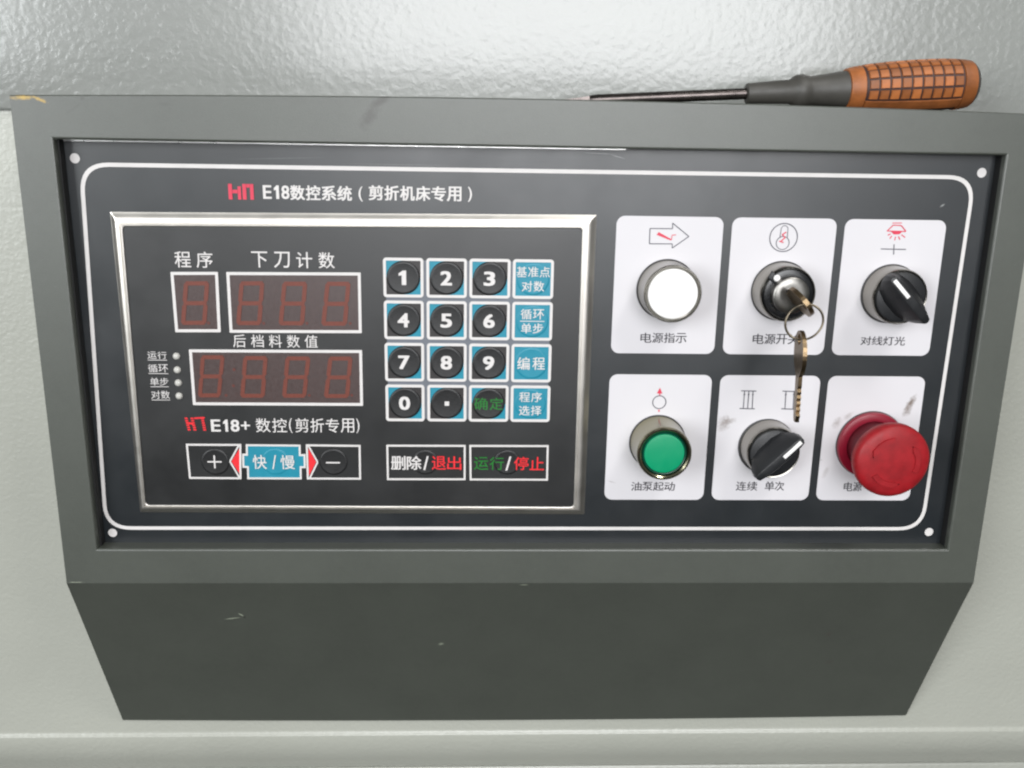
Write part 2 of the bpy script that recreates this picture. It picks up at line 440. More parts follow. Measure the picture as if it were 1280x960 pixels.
# the frame's faces are fixed to face the viewer / the opening
vs = []; fs = []
for x, z in vt: vs += [(x, z-.5, FH), (x, z, FH-.5), (x, z, WY+.2)]
for i in range(N):
    for j in (0, 1): fs.append((3*i+j, 3*i+j+1, 3*i+4+j, 3*i+3+j))
solid('top_plate', vs, fs, M['housing'], panel, recentre=False)
HB = -228.4
for x, s in ((X0, 1), (X1, -1)):
    zt = top_z(x)-.5
    solid('side_plate', [(x, zt, FH), (x, ZB+.6, FH), (x, HB, WY+.2), (x, zt, WY+.2)], [(0, 1, 2, 3)], M['housing'], panel, smooth=False, recentre=False)
vs = []; fs = []; hp = [(ZB+.6, FH), (ZB+.15, FH-.15), (ZB-.4, FH-.6), (HB, WY+1.2), (HB-.3, WY+.2)]
xh = [X0+(X1-X0)*i/12 for i in range(13)]
for x in xh:
    for z, h in hp: vs.append((x, z - (1.6*(1-(x/235)**2) if z < -200 else 0), h))
for i in range(12):
    for j in range(4): fs.append((5*i+j, 5*i+j+1, 5*i+6+j, 5*i+5+j))
hood = solid('lower_hood', vs, fs, M['housing'], panel, recentre=False)
for o in (ff,):
    for p in o.data.polygons:
        pass

# face plate
fp = Flat(); fp.poly([(-220.5, -99.8), (218.6, -99.8), (218.6, 103.2), (-220.5, 103.2)], 0)
plate = fp.build('face_plate', M['plate'], panel, recentre=False)
Flat().poly([(-217.9, 100.25), (40, 100.5), (40, 100.9), (-217.9, 100.9)], .12).build('bare_edge', M['edge'], plate)
q = [(-220.5, -88.4), (208.0, -89.0), (206.5, 90.6), (-210.2, 90.2)]
q = [(-216.4, -89.7), (205.5, -89.4), (207.2, 90.6), (-210.8, 90.0)]
outer = qrect(q, 13.5, 9, -.9); inner = qrect(q, 11.8, 9, .95)
Flat().band(outer, inner, .2).build('border_line', M['white'], plate)
for xa, xb in ((OX0+.7, OX0+1.5), (OX1-1.5, OX1-.7)):  # dark strips added to darken the left and right recess walls
    Flat().poly([(xa+.3, OZB+1.2), (xb+.3 if xa < 0 else xb-.3, OZB+1.2), (xb+.3 if xa < 0 else xb-.3, OZT-1.2), (xa+.3, OZT-1.2)], 4.6, 4.5).build('dark_recess_strip', M['mark_red'], panel)
for p in ((-213.2, 92.6), (210.4, 92.8), (-213.4, -92.3), (209.6, -91.2)):
    Flat().poly(circ(*p, 2.25, 24), .2).build('corner_dot', M['white'], plate)

# heading
def hn_logo(fl, box, h):
    x0, z0, x1, z1 = box; w = x1-x0; t = z1-z0
    def R(a, b, c, d): fl.poly([(x0+a*w, z0+b*t), (x0+c*w, z0+b*t), (x0+c*w, z0+d*t), (x0+a*w, z0+d*t)], h)
    R(0, 0, .15, 1); R(.16, .40, .36, .62); R(.37, 0, .50, .84)
    R(.56, 0, .71, 1); R(.72, .78, .85, 1); R(.86, 0, 1, 1)
fl = Flat(); hn_logo(fl, (-144.5, 75.2, -132.9, 82.3), .35); fl.build('emblem', M['crimson'], plate)
fl = Flat(); z0, z1 = (-129.0, 75.5, -87.5, 82.0)[1], (-129.0, 75.5, -87.5, 82.0)[3]
put(fl, 'E', -128.6, z0+.2, -124.6, z1-.1, .35, .03); put(fl, '1', -123.5, z0+.2, -120.9, z1-.1, .35, .03); put(fl, '8', -120.1, z0+.2, -116.4, z1-.1, .35, .03)
line_text(fl, '数控系统', (-116.1, z0-.2, -87.5, z1+.1), .35, .03)
put(fl, '(', -84.4, 75.1, -82.5, 82.0, .35, .01)
line_text(fl, '剪折机床专用', (-79.7, 75.8, -36.4, 82.6), .35, .03)
put(fl, ')', -33.4, 75.7, -31.5, 82.6, .35, .01)
fl.build('heading', M['white'], plate)

# ------------------------------------------------------------------ display unit
bq = [(-198.4, -80.9), (27.3, -81.5), (27.6, 70.6), (-199.6, 68.8)]
iq = [(-194.8, -76.4), (21.3, -76.9), (20.8, 64.1), (-193.9, 62.1)]
def lerp_loop(t, r, inset=0):
    return [Vector(a).lerp(Vector(b), t) for a, b in zip(bq, iq)]
def strip(name, prof, m, parent):
    """mitred frame; prof: (t across, height, corner radius)"""
    vs = []; fs = []; loops = []
    for t, h, r in prof:
        pts = qrect([tuple(p) for p in lerp_loop(t, r)], max(r, .05), 4)
        loops.append(len(vs)); vs += [(x, z, h) for x, z in pts]
    k = len(pts)
    for a, b in zip(loops, loops[1:]):
        for i in range(k): fs.append((a+i, a+(i+1) % k, b+(i+1) % k, b+i))
    return solid(name, vs, fs, m, parent)
strip('display_bezel', [(0, .05, .5), (.02, .5, .5), (.10, .7, .6), (.22, 1.15, .7), (.34, 1.6, .8), (.45, 1.9, .9), (.56, 2.05, 1.1), (.68, 2.12, 1.3), (.78, 2.12, 1.5), (.80, 1.8, 1.6), (.83, 1.8, 1.6), (.85, 2.1, 1.7), (.95, 2.12, 1.9), (.98, 2.0, 2.1), (1.0, 1.2, 2.2)], M['steel'], panel)
OV = 1.5
ov = Flat().poly(qrect(iq, 1.2, 4, -.8), OV).build('display_overlay', M['overlay'], panel, recentre=False)

h1 = OV+.3
def T(name, s, box, m=None, bold=.012, fill=.9, parent=None, h=None, **kw):
    return text_obj(name, s, box, m or M['white'], parent or ov, h=h or h1, bold=bold, fill=fill, **kw)
T('lettering', '程序', (-171.1, 43.4, -153.4, 51.0), fill=.75, bold=.008)
T('lettering', '下刀计数', (-135.3, 43.8, -96.3, 51.4), fill=.72, bold=.008)
T('lettering', '后档料数值', (-146.3, 5.2, -105.7, 11.5), fill=.72, bold=.004)

def display(corners, digs, dots, label=None):
    q = corners
    w = Flat().poly(q, OV+.25, .2).build('display_window', M['window'], panel)
    if label: w['label'] = label
    Flat().band(qrect(q, .3, 2, -.35), qrect(q, .2, 2, 1.05), OV+.5, .3).build('window_frame', M['white'], w)
    for tl, tr, bl, br in digs:
        tl, tr, bl, br = map(Vector, (tl, tr, bl, br)); f = Flat()
        def C(u, v): return tuple((tl.lerp(tr, u)).lerp(bl.lerp(br, u), v))
        W_ = .17; V_ = .095
        def H(v0, a=0.03, b=.97):
            f.poly([C(a, v0+V_/2), C(a+.05, v0), C(b-.05, v0), C(b, v0+V_/2), C(b-.05, v0+V_), C(a+.05, v0+V_)][::-1], OV+.4)
        H(0); H(.5-V_/2); H(1-V_)
        for u in (0, 1-W_):
            for va, vb in ((.012, .49), (.51, .988)):
                f.poly([C(u+W_/2, va), C(u+W_, va+.05), C(u+W_, vb-.05), C(u+W_/2, vb), C(u, vb-.05), C(u, va+.05)][::-1], OV+.46)
        f.build('digit', M['segment'], w)
    for p in dots:
        Flat().poly(circ(*p, .75, 12), OV+.4).build('decimal_point', M['segdot'], w)
    return w
display([(-173.0, 12.7), (-152.1, 12.9), (-151.6, 41.2), (-173.1, 40.9)],
        [((-167.4, 36.9), (-155.6, 37.1), (-170.5, 15.9), (-158.4, 16.1))], [(-157.3, 17.0)], 'small brown display window for one digit')
display([(-147.2, 12.7), (-84.7, 13.1), (-84.5, 41.7), (-147.0, 41.2)],
        [((-141.3, 37.2), (-129.7, 37.4), (-144.3, 16.1), (-132.3, 16.2)), ((-121.2, 37.3), (-109.5, 37.4), (-124.1, 16.2), (-111.9, 16.3)), ((-100.8, 37.5), (-89.0, 37.6), (-103.8, 16.2), (-91.4, 16.3))],
        [(-131.1, 17.1), (-110.5, 17.3), (-89.8, 17.5)], 'upper brown display window with three digits')
display([(-167.2, -23.6), (-85.0, -23.4), (-84.8, 4.0), (-167.2, 3.6)],
        [((-162.0, 1.1), (-150.6, 1.2), (-164.9, -20.0), (-154.0, -19.9)), ((-141.7, 0.9), (-130.0, 1.0), (-144.5, -20.0), (-132.6, -20.0)), ((-121.4, 0.9), (-109.4, 1.0), (-124.1, -19.9), (-112.4, -19.8)), ((-100.7, 1.0), (-89.1, 1.1), (-103.8, -19.9), (-91.4, -19.8))],
        [(-151.2, -18.9), (-147.4, -14.0), (-146.6, -5.9), (-110.8, -18.6), (-90.0, -18.4)], 'lower wide brown display window with four digits')

for s, p, b in (('运行', (-173.8, 0.5), (-187.6, -0.9, -178.4, 2.7)), ('循环', (-173.9, -6.3), (-187.8, -7.6, -178.3, -3.6)),
                ('单步', (-173.9, -12.8), (-187.4, -14.2, -178.6, -10.3)), ('对数', (-174.0, -19.4), (-187.4, -20.9, -178.4, -16.8))):
    l = lathe('indicator_led', *p, [(1.75, OV+.1), (1.7, OV+.5), (1.3, OV+1.0), (.7, OV+1.3), (0, OV+1.4)], M['led'], panel, 20)
    f = Flat(); line_text(f, s, b, h1, .0, .92)
    f.poly([(b[0], b[1]-.75), (b[2], b[1]-.75), (b[2], b[1]-.45), (b[0], b[1]-.45)], h1); f.build('led_caption', M['white'], l)

# model line above the speed keys
fl = Flat(); x0, z0, x1, z1 = (-172.4, -37.0, -162.3, -30.0)
w = x1-x0; t = z1-z0
for a, b, c, d in ((0, .9, .22, .02), (.16, 1.0, .16, 0), (.0, .85, .38, .55)): pass
for i in range(6):
    zz = z0+t*i/6
    for u in (.05, .33): fl.poly([(x0+(u-.02*i+.08)*w, zz), (x0+(u-.02*i+.22)*w, zz), (x0+(u-.02*i+.22)*w, zz+t*.11), (x0+(u-.02*i+.08)*w, zz+t*.11)], h1)
    fl.poly([(x0+(.88-.015*i)*w, zz), (x0+(1.02-.015*i)*w, zz), (x0+(1.02-.015*i)*w, zz+t*.11), (x0+(.88-.015*i)*w, zz+t*.11)], h1)
fl.poly([(x0+.08*w, z0+.5*t), (x0+.42*w, z0+.42*t), (x0+.42*w, z0+.56*t), (x0+.08*w, z0+.64*t)], h1+.03)
fl.poly([(x0+.46*w, z0+.84*t), (x0+1.0*w, z0+.9*t), (x0+1.0*w, z0+1.0*t), (x0+.50*w, z0+.96*t)], h1+.03)
fl.build('emblem', M['red'], ov)
fl = Flat()
for ch, a, b, bo in (('E', 264, 277, .03), ('1', 280.5, 285.5, .03), ('8', 288, 299.5, .03), ('+', 301.5, 312.5, .03)):
    pass
zz0, zz1 = (-159.6, -37.5, -140.8, -31.3)[1], (-159.6, -37.5, -140.8, -31.3)[3]
for ch, (a, b) in (('E', (-159.6, -154.9)), ('1', (-153.6, -151.0)), ('8', (-150.0, -145.7))):
    put(fl, ch, a, zz0, b, zz1, h1, .035)
put(fl, '+', -145.0, zz0+1.1, -140.5, zz1-.9, h1, .03)
b = (-137.7, -37.8, -122.4, -30.5); line_text(fl, '数控', b, h1, .006, .9)
put(fl, '(', -121.4, b[1]-.2, -119.8, b[3]+.2, h1, 0)
line_text(fl, '剪折专用', (-118.3, -37.7, -89.3, -30.4), h1, .006, .9)
put(fl, ')', -88.3, b[1]-.2, -86.7, b[3]+.2, h1, 0)
fl.build('lettering', M['white'], ov)

# keys --------------------------------------------------------------
def dome(parent, x, z, r, m, hh=.75, base=None):
    b = OV+.25 if base is None else base
    return lathe('key_dome', x, z, [(r, b), (r*.985, b+hh*.55), (r*.94, b+hh*.9), (r*.88, b+hh), (r*.82, b+hh*.96), (r*.7, b+hh*.86), (0, b+hh*.82)], m, parent, 40, 60)
colx = [(-73.5, -54.4), (-53.0, -33.7), (-32.5, -12.9), (-11.8, 7.8)]
rowz = [(30.4, 49.3), (9.9, 28.8), (-11.1, 8.1), (-31.5, -12.8)]
gr = Flat()
gx0, gx1 = colx[0][0]+1.2, colx[3][1]-1.2; gz0, gz1 = rowz[3][0]+1.2, rowz[0][1]-1.2
gr.poly([(gx0, gz0), (gx1, gz0), (gx1, gz1), (gx0, gz1)], OV+.08).build('keypad_ground', M['keypad'], panel)
keys = ['1', '2', '3', ('基准点', '对数'), '4', '5', '6', ('循环', '单步'), '7', '8', '9', ('编程',), '0', '.', '确定', ('程序', '选择')]
for i, kx in enumerate(keys):
    (x0, x1), (z0, z1) = colx[i % 4], rowz[i//4]
    cx, cz = (x0+x1)/2, (z0+z1)/2
    fn = isinstance(kx, tuple)
    k = Flat().poly(rrect(x0+.5, z0+.5, x1-.5, z1-.5, 1.0, 3), OV+.3, .2).build('function_key' if fn else 'number_key' if kx != '确定' else 'confirm_key', M['teal'], panel)
    Flat().band(rrect(x0, z0, x1, z1, 1.5, 4), rrect(x0+1.35, z0+1.35, x1-1.35, z1-1.35, .3, 4), OV+.55, .4).build('key_border', M['white'], k)
    ix0, ix1, iz0, iz1 = x0+1.35, x1-1.35, z0+1.35, z1-1.35
    r = (ix1-ix0)/2*.98
    if not fn:
        w = ix1-ix0; h = iz1-iz0
        Flat().poly([(ix0, iz0), (ix1-.5*w, iz0), (ix1, iz0+.5*h), (ix1, iz1), (ix0+.5*w, iz1), (ix0, iz1-.5*h)], OV+.4).build('key_ground', M['key_dark'], k)
        dome(k, cx, cz, min(r, (iz1-iz0)/2), M['key_black'], .8)
        top = OV+.25+.8+.08
        f = Flat()
        if kx == '确定':
            line_text(f, kx, (cx-7.2, cz-3.1, cx+7.2, cz+3.1), top, .008, .86); f.build('legend', M['green'], k)
        else:
            if kx == '.': f.poly([(cx-1.1, cz-1.1), (cx+1.1, cz-1.1), (cx+1.1, cz+1.1), (cx-1.1, cz+1.1)], top)
            else:
                ww = 2.2 if kx == '1' else 3.0
                put(f, kx, cx-ww, cz-3.4, cx+ww*.85, cz+3.5, top, .055)
            f.build('legend', M['white'], k)
    else:
        dome(k, cx, cz, min(r, (iz1-iz0)/2)*.97, M['teal'], .35, OV+.2)
        top = OV+.72; f = Flat()
        if len(kx) == 1: line_text(f, kx[0], (cx-6.9, cz-3.2, cx+6.7, cz+3.1), top, .012, .82)
        else:
            wa = 8.0 if len(kx[0]) == 3 else 5.6; wb = 5.4 if i != 15 else 5.6
            line_text(f, kx[0], (cx-wa, cz+1.0, cx+wa, cz+6.0), top, .01, .9); line_text(f, kx[1], (cx-wb, cz-5.9, cx+wb, cz-.9), top, .01, .9)
            if i == 7: f.poly([(cx-5.9, cz-.1), (cx+5.9, cz-.1), (cx+5.9, cz+.3), (cx-5.9, cz+.3)], top)
        f.build('legend', M['white'], k)

def inset_poly(pts, d):
    """parallel inner copy of a polygon (counter-clockwise)"""
    n = len(pts); out = []
    for i in range(n):
        a, b, c = Vector(pts[i-1]), Vector(pts[i]), Vector(pts[(i+1) % n])
        e1 = (b-a).normalized(); e2 = (c-b).normalized()
        n1 = Vector((-e1.y, e1.x)); n2 = Vector((-e2.y, e2.x)); s = (n1+n2)
        s = s/max(.25, s.length_squared)*2; out.append(tuple(b+s*d))
    return out
def ccw(p):
    ar = sum(p[i][0]*p[(i+1) % len(p)][1]-p[(i+1) % len(p)][0]*p[i][1] for i in range(len(p)))
    return p if ar > 0 else p[::-1]
def wide_key(name, pts, m, label=None):
    pts = ccw(pts)
    k = Flat().poly(inset_poly(pts, .4), OV+.3, .2).build(name, m, panel)
    if label: k['label'] = label
    Flat().band(pts, inset_poly(pts, .95), OV+.5, .4).build('key_border', M['white'], k)
    return k
def flat_dome(k, p, r, m, hh=.5, b=OV+.2): return dome(k, p[0], p[1], r, m, hh, b)
kp = wide_key('speed_key', [(-172.5, -43.9), (-145.3, -43.9), (-146.3, -62.4), (-172.2, -62.3)], M['overlay'], 'plus key with red arrow')
flat_dome(kp, (-158.7, -53.3), 7.0, M['key_black'])
Flat().poly([(-146.0, -45.6), (-146.5, -60.6), (-150.7, -53.0)], OV+.42).build('red_arrow', M['red'], kp)
Flat().seg((-146.5, -44.4), (-151.4, -53.0), .8, OV+.56).seg((-151.4, -53.0), (-147.0, -61.9), .8, OV+.58).build('arrow_outline', M['white'], kp)
km = wide_key('speed_key', [(-113.5, -43.9), (-86.4, -44.1), (-86.6, -62.4), (-113.7, -62.4)], M['overlay'], 'minus key with red arrow')
flat_dome(km, (-100.1, -53.1), 7.0, M['key_black'])
Flat().poly([(-112.3, -45.9), (-112.6, -60.5), (-108.8, -53.2)], OV+.42).build('red_arrow', M['red'], km)
Flat().seg((-112.1, -44.8), (-108.0, -53.2), .8, OV+.56).seg((-108.0, -53.2), (-112.3, -61.8), .8, OV+.58).build('arrow_outline', M['white'], km)
c = (-158.9, -53.1); f = Flat(); f.seg((c[0]-3.5, c[1]), (c[0]+3.5, c[1]), .75, OV+.9).seg((c[0], c[1]-3.4), (c[0], c[1]+3.4), .75, OV+.93); f.build('legend', M['white'], kp)
c = (-100.3, -53.3); f = Flat(); f.seg((c[0]-3.5, c[1]), (c[0]+3.5, c[1]), .75, OV+.9); f.build('legend', M['white'], km)
ks = wide_key('speed_key', [(-143.1, -44.0), (-116.1, -44.1), (-116.2, -49.1), (-113.9, -49.0), (-114.0, -56.4), (-116.1, -56.4), (-116.3, -62.4), (-143.4, -62.4), (-143.2, -56.4), (-145.4, -56.3), (-145.2, -49.0), (-143.3, -49.0)], M['teal'], 'teal fast and slow key')
flat_dome(ks, (-129.0, -53.1), 6.9, M['teal'], .3)
f = Flat(); b = (-140.1, -56.9, -119.3, -49.5); w = b[2]-b[0]
put(f, '快', b[0], b[1], b[0]+.33*w, b[3], OV+.72, .01); put(f, '/', b[0]+.46*w, b[1], b[0]+.56*w, b[3], OV+.72, .01); put(f, '慢', b[0]+.66*w, b[1], b[2], b[3], OV+.72, .01)
f.build('legend', M['white'], ks)
for name, pts, dc, items, lb in (
    ('delete_key', [(-73.6, -43.9), (-34.0, -43.8), (-34.0, -62.5), (-73.6, -62.6)], (-54.2, -53.0),
     (('删除', (-71.4, -56.9, -56.2, -49.6), 'white', .02), ('/', (-55.2, -57.0, -52.4, -49.7), 'white', .02), ('退出', (-51.0, -56.8, -36.1, -49.6), 'red', .008)), 'delete and exit key'),
    ('run_stop_key', [(-32.2, -43.8), (7.7, -43.7), (7.8, -62.6), (-31.9, -62.6)], (-13.1, -52.9),
     (('运行', (-29.8, -56.8, -14.7, -49.9), 'green', .008), ('/', (-13.9, -57.1, -10.8, -49.6), 'white', .02), ('停止', (-9.6, -56.8, 5.6, -49.8), 'red', .008)), 'run and stop key')):
    k = wide_key(name, pts, M['overlay'], lb); flat_dome(k, dc, 6.6, M['key_black'])
    for s, b, cn, bo in items:
        T('legend', s, b, M[cn], bo, .93, k, OV+.9)

# ------------------------------------------------------------------ label cards
CX = [(37.6, 90.3), (94.7, 146.7), (151.2, 202.3)]
CZ = [(4.1, 71.6), (-74.9, -7.4)]
CX = [(37.2, 88.5), (92.7, 143.3), (147.3, 196.7)]
CZ = [(3.6, 70.3), (-73.5, -7.1)]
cards = {}
for r in (0, 1):
    for c in range(3):
        x0, x1 = CX[c]; z0, z1 = CZ[r]
        cards[r, c] = Flat().poly(rrect(x0, z0, x1, z1, 4.0, 6), .25).build('label_card', M['card'], plate, recentre=False)
hs = .4
def sub(f, name, m, cd): return f.build(name, m, cd)
# power lamp card
f = Flat(); f.line([(53.3, 64.5), (64.1, 64.6), (64.0, 67.2), (72.2, 61.0), (64.5, 55.4), (64.4, 57.4), (53.4, 57.3)], .42, hs, True); sub(f, 'arrow_symbol', M['ink_soft'], panel)
f = Flat(); f.poly([(57.6, 62.9), (64.0, 59.5), (63.6, 59.0), (56.6, 61.6)], hs).line([(63.9, 59.2), (64.1, 61.5), (66.0, 61.7)], .35, hs+.03); sub(f, 'flash_symbol', M['crimson'], panel)
T('lettering', '电源指示', (51.5, 9.0, 74.3, 14.0), M['ink'], .008, .95, panel, hs)
# key switch card
f = Flat(); c = (118.0, 61.1); f.band(circ(*c, 6.9, 48), circ(*c, 6.45, 48), hs)
c2 = (117.8, 58.5); f.band(circ(*c2, 3.3, 32), circ(*c2, 2.95, 32), hs)
f.line([(c2[0]-1.6, c2[1]+2.9), (c2[0]-1.3, c2[1]+7.2), (c2[0]-.4, c2[1]+8.2), (c2[0]+1.0, c2[1]+8.2), (c2[0]+1.9, c2[1]+7.2), (c2[0]+2.0, c2[1]+2.7)], .3, hs+.04); sub(f, 'lamp_symbol', M['ink_soft'], panel)
f = Flat(); f.line([(c2[0]+1.3, c2[1]+5.2), (c2[0]-.6, c2[1]+4), (c2[0]+.9, c2[1]+2.6), (c2[0]-.9, c2[1]+.9)], .55, hs+.06).line([(c2[0]-1.8, c2[1]+.9), (c2[0]+.4, c2[1]+.2)], .5, hs+.06); sub(f, 'flash_symbol', M['crimson'], panel)
T('lettering', '电源开关', (107.2, 8.9, 130.3, 14.0), M['ink'], .008, .95, panel, hs)
# line lamp card
f = Flat(); f.line([(170.1, 68.7), (174.8, 68.8)], .4, hs).line([(170.7, 67.7), (174.6, 67.6), (177.3, 64.8), (168.0, 64.9)], .5, hs, True)
f.poly([(170.0, 64.6), (175.5, 64.6), (174.1, 63.4), (171.5, 63.3)], hs+.03)
for a, b in (((169.9, 63.5), (168.6, 62.9)), ((170.6, 62.6), (169.8, 61.2)), ((172.5, 62.2), (172.3, 60.5)), ((173.9, 62.4), (174.8, 60.8)), ((175.3, 63.2), (177.2, 61.9))): f.seg(a, b, .5, hs)
sub(f, 'lamp_symbol', M['crimson'], panel)
f = Flat(); f.line([(166.0, 56.3), (178.4, 56.2)], .45, hs).line([(172.2, 58.6), (172.6, 53.7)], .45, hs+.03); sub(f, 'cross_symbol', M['ink_soft'], panel)
T('lettering', '对线灯光', (161.3, 8.8, 183.7, 13.3), M['ink'], .008, .95, panel, hs)
# oil pump card
f = Flat(); c = (62.7, -21.3); f.band(circ(*c, 3.55, 40), circ(*c, 3.1, 40), hs); sub(f, 'circle_symbol', M['ink_soft'], panel)
f = Flat(); f.poly([(61.2, -16.8), (64.0, -16.8), (62.6, -13.8)], hs).seg((62.7, -25.2), (62.8, -26.3), .7, hs); f.seg((62.7, -17.7), (62.6, -16.7), .5, hs+.03); sub(f, 'arrow_symbol', M['crimson'], panel)
T('lettering', '油泵起动', (50.7, -68.5, 73.3, -63.7), M['ink'], .01, .95, panel, hs)
# stroke selector card
for nm, tops, bots, vx in (('three_bar_symbol', [(103.6, -15.1), (111.3, -15.2)], [(103.5, -24.3), (111.3, -24.4)], [(105.3, -15.3), (105.4, -24.3), (107.5, -15.3), (107.6, -24.3), (109.6, -15.3), (109.9, -24.3)]),
                           ('two_bar_symbol', [(124.5, -15.1), (132.3, -15.3)], [(124.7, -24.3), (132.4, -24.5)], [(126.3, -15.2), (126.6, -24.4), (130.4, -15.2), (130.7, -24.3)])):
    f = Flat(); f.line(tops, .5, hs).line(bots, .5, hs)
    for i in range(0, len(vx), 2):
        a, b = Vector(vx[i]), Vector(vx[i+1]); f.seg(a, b, .42, hs+.03)
        f.seg(a.lerp(b, .22), a.lerp(b, .05), 1.0, hs+.05, .1)
    sub(f, nm, M['ink_soft'], panel)
f = Flat(); line_text(f, '连续', (105.0, -68.3, 116.1, -63.3), hs, .009, .95); line_text(f, '单次', (120.0, -68.2, 130.1, -63.2), hs, .009, .95); sub(f, 'lettering', M['ink'], panel)
T('lettering', '电源', (161.3, -68.4, 170.7, -63.4), M['ink'], .008, .95, panel, hs)

# ------------------------------------------------------------------ round controls
# white power indicator
p = (62.9, 35.5)
lamp = lathe('indicator_lamp', *p, [(14.3, .3), (14.3, 1.0), (14.0, 1.6), (13.7, 6), (13.6, 12.4), (13.75, 14.6), (13.65, 15.6), (13.3, 16.2), (12.9, 16.2), (12.5, 15.8), (12.25, 15.3), (12.0, 15.2), (11.9, 14.0)], M['chrome'], panel)
lamp['label'] = 'white round power indicator lamp in a chrome ring'
lathe('lamp_lens', *p, [(11.88, 13.5), (11.85, 15.5), (11.5, 16.0), (9, 16.3), (5, 16.45), (0, 16.5)], M['lens'], lamp)
# green start button
p = (62.9, -42.3)
gb = lathe('start_button', *p, [(14.0, .3), (14.0, 1.0), (13.8, 1.6), (13.5, 6), (13.2, 14.2), (13.4, 17.0), (13.3, 18.9), (12.8, 19.6), (12.1, 19.6), (11.4, 19.0), (11.15, 18.0), (11.0, 16.4)], M['gold'], panel)
gb['label'] = 'green push button in a tall metal collar'
lathe('button_collar', *p, [(11.0, 16.3), (10.98, 18.0), (10.6, 18.4), (10.2, 18.2), (10.05, 17.2)], M['greenrim'], gb)
lathe('button_cap', *p, [(10.03, 16.8), (10.0, 18.0), (9.7, 18.6), (8.5, 18.8), (0, 18.8)], M['greencap'], gb)
# key switch
p = (118.9, 35.4)
ksw = lathe('key_switch', *p, [(14.2, .3), (14.2, 1.2), (13.9, 2.0), (13.7, 5), (13.5, 10), (13.2, 11.4), (12.8, 11.9), (12.4, 11.6), (12.2, 10.6)], M['chrome'], panel)
ksw['label'] = 'black and chrome key switch with a key in it'
lathe('switch_face', *p, [(12.18, 10.2), (12.1, 11.6), (11.6, 12.3), (10.5, 12.5), (8.9, 12.5)], M['gloss'], ksw)
lathe('lock_cylinder', *p, [(8.88, 12.0), (8.8, 15.2), (8.5, 16.0), (7.9, 16.4), (5, 16.5), (0, 16.5)], M['lock'], ksw)
lathe('pointer_dot', *(112.3, 43.2), [(1.6, 12.4), (1.6, 13.3), (1.1, 13.8), (0, 13.9)], M['line'], ksw, 20)
tb = (110.2, 44.2)
solid('pointer_tab', [(tb[0]-2.4, tb[1]-1.0, 12.2), (tb[0]+1.6, tb[1]-4.4, 12.2), (tb[0]+3.4, tb[1]-.2, 12.2), (tb[0]-.4, tb[1]+2.6, 12.2), (tb[0]-2.0, tb[1]-1.0, 13.2), (tb[0]+1.4, tb[1]-3.8, 13.2), (tb[0]+3.0, tb[1]-.2, 13.2), (tb[0]-.4, tb[1]+2.2, 13.2)],
      [(0, 1, 2, 3), (4, 5, 6, 7), (0, 1, 5, 4), (1, 2, 6, 5), (2, 3, 7, 6), (3, 0, 4, 7)], M['black'], ksw, .3)
fl = Flat(); fl.poly([(p[0]-.9+1.8, p[1]-3.6), (p[0]+3.1, p[1]-2.6), (p[0]-.9, p[1]+3.6), (p[0]-3.1, p[1]+2.6)], 16.6).build('key_slot', M['mark_red'], ksw)

